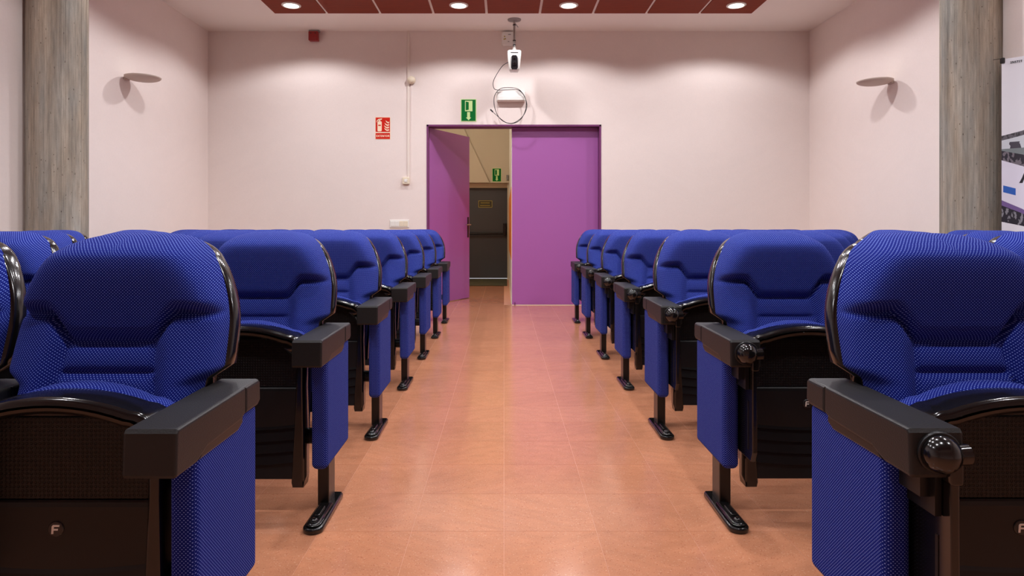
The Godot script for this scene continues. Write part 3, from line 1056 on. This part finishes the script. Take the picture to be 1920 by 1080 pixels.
func seat_meshes() -> void:
	P.seat_cushion = ext(arch(0.215, 0.668, 0.034, 0.07, 0.16), -0.285, -0.185, 0.042, Transform3D(), 5)
	# moulded shell: back plate, lip over the top, side rails ending in feet
	var st := begin()
	add_ext(st, arch(0.212, 0.640, 0.026, 0.05, 0.13), -0.20, -0.165, 0.004)
	var lip := PackedVector2Array()
	var outer := arch(0.216, 0.662, 0.028, 0.055, 0.575)
	var inner := arch(0.192, 0.627, 0.026, 0.045, 0.575)
	for k in outer.size():
		lip.append(outer[k])
	for k in range(inner.size() - 1, -1, -1):
		lip.append(inner[k])
	add_ext(st, lip, -0.215, -0.120, 0.015, Transform3D(), 4)
	for s in [-1.0, 1.0]:
		add_ext(st, pv([s * 0.172, 0.115, s * 0.176, 0.098, s * 0.214, 0.098, s * 0.218, 0.13, s * 0.217, 0.30, s * 0.214, 0.45, s * 0.215, 0.60, s * 0.192, 0.60, s * 0.188, 0.45, s * 0.182, 0.30]), -0.21, -0.143, 0.007)
	P.seat_shell = done(st)
	P.perforated = boxes([[Vector3(-0.19, 0.446, -0.170), Vector3(0.19, 0.612, -0.158)]])
	# lower panel with a ledge on top and four curved louvres
	var marks := [0.128, 0.175, 0.214, 0.255, 0.296]
	var p := []
	var u := []
	var rows := [[0.128, -0.158], [0.128, -0.1470]]
	for k in range(1, 5):
		rows.append([marks[k] - 0.0020, -0.1535])
		rows.append([marks[k] + 0.0006, -0.1465])
	rows.append_array([[0.306, -0.1490], [0.432, -0.1500], [0.441, -0.1515], [0.4445, -0.155], [0.4445, -0.166]])
	for r in rows:
		var line := []
		var lu := []
		for j in 13:
			var x := lerpf(-0.192, 0.192, j / 12.0)
			var bend: float = 0.012 * pow(x / 0.19, 2.0) if r[0] > 0.14 and r[0] < 0.31 else 0.0
			line.append(Vector3(x, r[0] + bend, r[1]))
			lu.append(Vector2(x, r[0]))
		p.append(line)
		u.append(lu)
	var lp := begin()
	for i in p.size() - 1:
		add_grid(lp, [p[i], p[i + 1]], [u[i], u[i + 1]], i + 1)
	P.lower_panel = done(lp)
	P.badge = lathe([Vector2(0, 0.0036), Vector2(0.0145, 0.0034), Vector2(0.016, 0.002), Vector2(0.0165, 0)], 24, true, Transform3D(Basis(Vector3.RIGHT, PI / 2), Vector3(0, 0.388, -0.1503)))
	var f := begin()
	add_ext(f, pv([-0.0075, -0.009, -0.0035, -0.009, -0.0030, -0.002, 0.0055, -0.002, 0.0062, 0.0015, -0.0026, 0.0015, -0.0022, 0.0055, 0.0085, 0.0055, 0.0092, 0.0092, -0.0040, 0.0092, -0.0065, 0.0065]), 0, 0.0008, 0.0, Transform3D(Basis(), Vector3(-0.0005, 0.388, -0.1468)))
	P.badge_letter = done(f)
	P.pivot = tube(PackedVector3Array([Vector3(-0.244, 0.255, -0.225), Vector3(0.244, 0.255, -0.225)]), 0.028, 14)

func standard_meshes() -> void:
	P.leg = rbox(Vector3(-0.020, 0.012, -0.285), Vector3(0.020, 0.57, -0.200), 0.004, 2)
	P.inner_web = rbox(Vector3(-0.017, 0.17, -0.40), Vector3(0.017, 0.56, -0.145), 0.012, 2)
	var st := begin()
	var plate := PackedVector2Array()
	for k in 13:
		var a := PI * k / 12.0
		plate.append(Vector2(0.034 * cos(a), -0.034 + 0.034 * sin(a)))
	plate.append_array(pv([-0.032, -0.300, -0.024, -0.315, 0.024, -0.315, 0.032, -0.300]))
	add_ext(st, plate, 0.0, 0.020, 0.007, along_y())
	P.foot_plate = done(st)
	var cov := PackedVector2Array()
	for k in 13:
		var a := PI * k / 12.0
		cov.append(Vector2(0.024 * cos(a), -0.034 + 0.024 * sin(a)))
	cov.append_array(pv([-0.024, -0.19, 0.024, -0.19]))
	P.foot_cover = ext(cov, 0.016, 0.032, 0.009, along_y())
	P.foot_ridge = ext(rrect(-0.009, -0.15, 0.009, -0.07, 0.008), 0.030, 0.037, 0.003, along_y())
	P.foot_bolt = lathe([Vector2(0, 0.040), Vector2(0.008, 0.039), Vector2(0.013, 0.034), Vector2(0.014, 0.030)], 16, false, Transform3D(Basis(), Vector3(0, 0, -0.040)))
	# armrest: thick front, lower edge stepping up behind, separate rear cap
	P.arm_body = ext(pv([-0.003, 0.546, 0.0, 0.552, -0.004, 0.627, -0.010, 0.634, -0.322, 0.636, -0.322, 0.575, -0.300, 0.566, -0.13, 0.562, -0.085, 0.546]), -0.0495, 0.0495, 0.006, along_x(), 3, false)
	P.arm_inlay = ext(pv([-0.098, 0.545, -0.128, 0.580, -0.316, 0.583, -0.316, 0.556, -0.29, 0.545]), -0.046, 0.046, 0.004, along_x(), 2, false)
	P.arm_cap = ext(pv([-0.3245, 0.572, -0.3245, 0.635, -0.405, 0.635, -0.415, 0.628, -0.417, 0.582, -0.40, 0.572]), -0.049, 0.049, 0.008, along_x(), 3, false)
	P.side_panel = rbox(Vector3(-0.028, 0.176, -0.415), Vector3(0.028, 0.580, -0.095), 0.020, 5)
	# folded writing tablet and its ball hinge
	var ball := []
	for k in 13:
		var a := -PI / 2 + PI * k / 12.0
		ball.append(Vector2(0.034 * cos(a), 0.034 * sin(a)))
	P.ball = lathe(ball, 24, false, Transform3D(Basis(), Vector3(0.0, 0.592, 0.008)))
	var hs := begin()
	add_ext(hs, disc_poly(0.002, 0.592, 0.040, 0.038), -0.012, 0.004, 0.003)
	P.hinge_socket = done(hs)
	var kn := begin()
	add_tube(kn, PackedVector3Array([Vector3(0.020, 0.590, 0.004), Vector3(0.050, 0.590, 0.004)]), 0.019, 16)
	add_ext(kn, rrect(0.016, 0.535, 0.040, 0.585, 0.006), -0.016, 0.012, 0.004)
	P.hinge_knuckle = done(kn)
	P.tablet_bracket = boxes([[Vector3(0.004, 0.47, -0.11), Vector3(0.016, 0.552, -0.015)], [Vector3(-0.014, 0.50, -0.14), Vector3(0.006, 0.556, -0.03)]])
	var tb := begin()
	add_ext(tb, pv([0.008, 0.54, 0.010, 0.27, -0.006, 0.236, -0.150, 0.236, -0.180, 0.28, -0.186, 0.47, -0.11, 0.53]), 0.018, 0.034, 0.003, along_x(), 2, false)
	P.tablet = done(tb)
	P.tablet_slot = boxes([[Vector3(0.0165, 0.27, -0.034), Vector3(0.0183, 0.43, -0.026)]])

func add_standard(t: Node3D, x: float, aisle_dir: float, tablet: bool) -> void:
	# aisle_dir: 0 for a shared standard between two seats, -1 / +1 for the padded aisle end
	var at := Vector3(x, 0, 0)
	obj("leg", P.leg, M.steel_black, t, at)
	var fp := obj("foot_plate", P.foot_plate, M.gloss, t, at + Vector3(aisle_dir * 0.014, 0, 0))
	obj("foot_cover", P.foot_cover, M.gloss, fp)
	obj("foot_ridge", P.foot_ridge, M.gloss, fp)
	obj("bolt", P.foot_bolt, M.gloss, fp)
	var arm := obj("armrest", P.arm_body, M.grain, t, at)
	obj("armrest_inlay", P.arm_inlay, M.satin, arm)
	obj("armrest_cap", P.arm_cap, M.grain, arm)
	if aisle_dir != 0.0:
		obj("side_panel", P.side_panel, M.fabric, t, at + Vector3(aisle_dir * 0.014, 0, 0))
	else:
		obj("inner_web", P.inner_web, M.satin, t, at)
	if tablet:
		var tb := obj("writing_tablet", P.tablet, M.gloss, t, at)
		obj("tablet_slot", P.tablet_slot, M.dark, tb)
		obj("tablet_bracket", P.tablet_bracket, M.satin, tb)
		obj("hinge_socket", P.hinge_socket, M.satin, tb)
		obj("hinge_ball", P.ball, M.gloss, tb)
		obj("hinge_knuckle", P.hinge_knuckle, M.gloss, tb)

func add_seat(t: Node3D) -> void:
	obj("back_cushion", P.back_cushion, M.fabric, t)
	obj("back_shell", P.back_shell, M.gloss, t)
	obj("seat_cushion", P.seat_cushion, M.fabric, t)
	var sh := obj("seat_shell", P.seat_shell, M.gloss, t)
	obj("perforated_panel", P.perforated, M.perf, sh)
	obj("lower_panel", P.lower_panel, M.satin, sh)
	obj("badge", P.badge, M.badge, sh)
	obj("badge_letter", P.badge_letter, M.white, sh)
	obj("pivot", P.pivot, M.satin, t)

func seats() -> void:
	backrest_meshes()
	seat_meshes()
	standard_meshes()
	var rows := ["front row", "second row", "third row", "fourth row", "fifth row", "sixth row", "rearmost row"]
	var nth := ["aisle seat", "second seat from the aisle", "third seat from the aisle", "fourth seat from the aisle", "fifth seat from the aisle"]
	# build each kind once, then copy it
	var kinds := {}
	for side in [-1, 1]:
		for place in ["aisle", "inner", "outer"]:
			var t := Node3D.new()
			add_seat(t)
			var half := PITCH / 2
			if side < 0:
				# left-hand block as seen from the stage: aisle at +x, tablets on the -x arm of each seat
				add_standard(t, half, 1.0 if place == "aisle" else 0.0, place != "aisle")
				if place == "outer":
					add_standard(t, -half, 0.0, true)
			else:
				add_standard(t, -half, -1.0 if place == "aisle" else 0.0, true)
				if place == "outer":
					add_standard(t, half, 0.0, false)
			kinds[[side, place]] = t
	for r in 7:
		for side in [-1, 1]:
			for k in 5:
				var place := "aisle" if k == 0 else "outer" if k == 4 else "inner"
				var t: Node3D = kinds[[side, place]].duplicate()
				t.name = numbered("auditorium_seat")
				add_child(t)
				var tip := 1.186 + ROW * r + (0.006 if side > 0 else 0.0)
				t.position = Vector3(AISLE + side * (0.716 + PITCH * (k + 0.5)), 0, -tip)
				tag(t, "blue folding seat, %s, %s, on the %s side" % [nth[k], rows[r], "extinguisher sign" if side < 0 else "banner"], "chair", "blue folding seats of the lecture hall")
	for q in kinds.values():
		q.free()

func _ready() -> void:
	rng.seed = 1
	camera_and_light()
	make_materials()
	downlights()
	room()
	corridor()
	column(-3.607, 5.3, 0.214, "round board-marked concrete column on the extinguisher sign side")
	column(3.766, 5.3, 0.208, "round board-marked concrete column beside the printed banner")
	rear_wall_things()
	sconce(ROOM_L, 6.58, 2.515, 1.0, "pale round dish wall sconce on the wall opposite the banner")
	sconce(ROOM_R, 6.62, 2.485, -1.0, "pale round dish wall sconce on the wall with the banner")
	banner()
	seats()
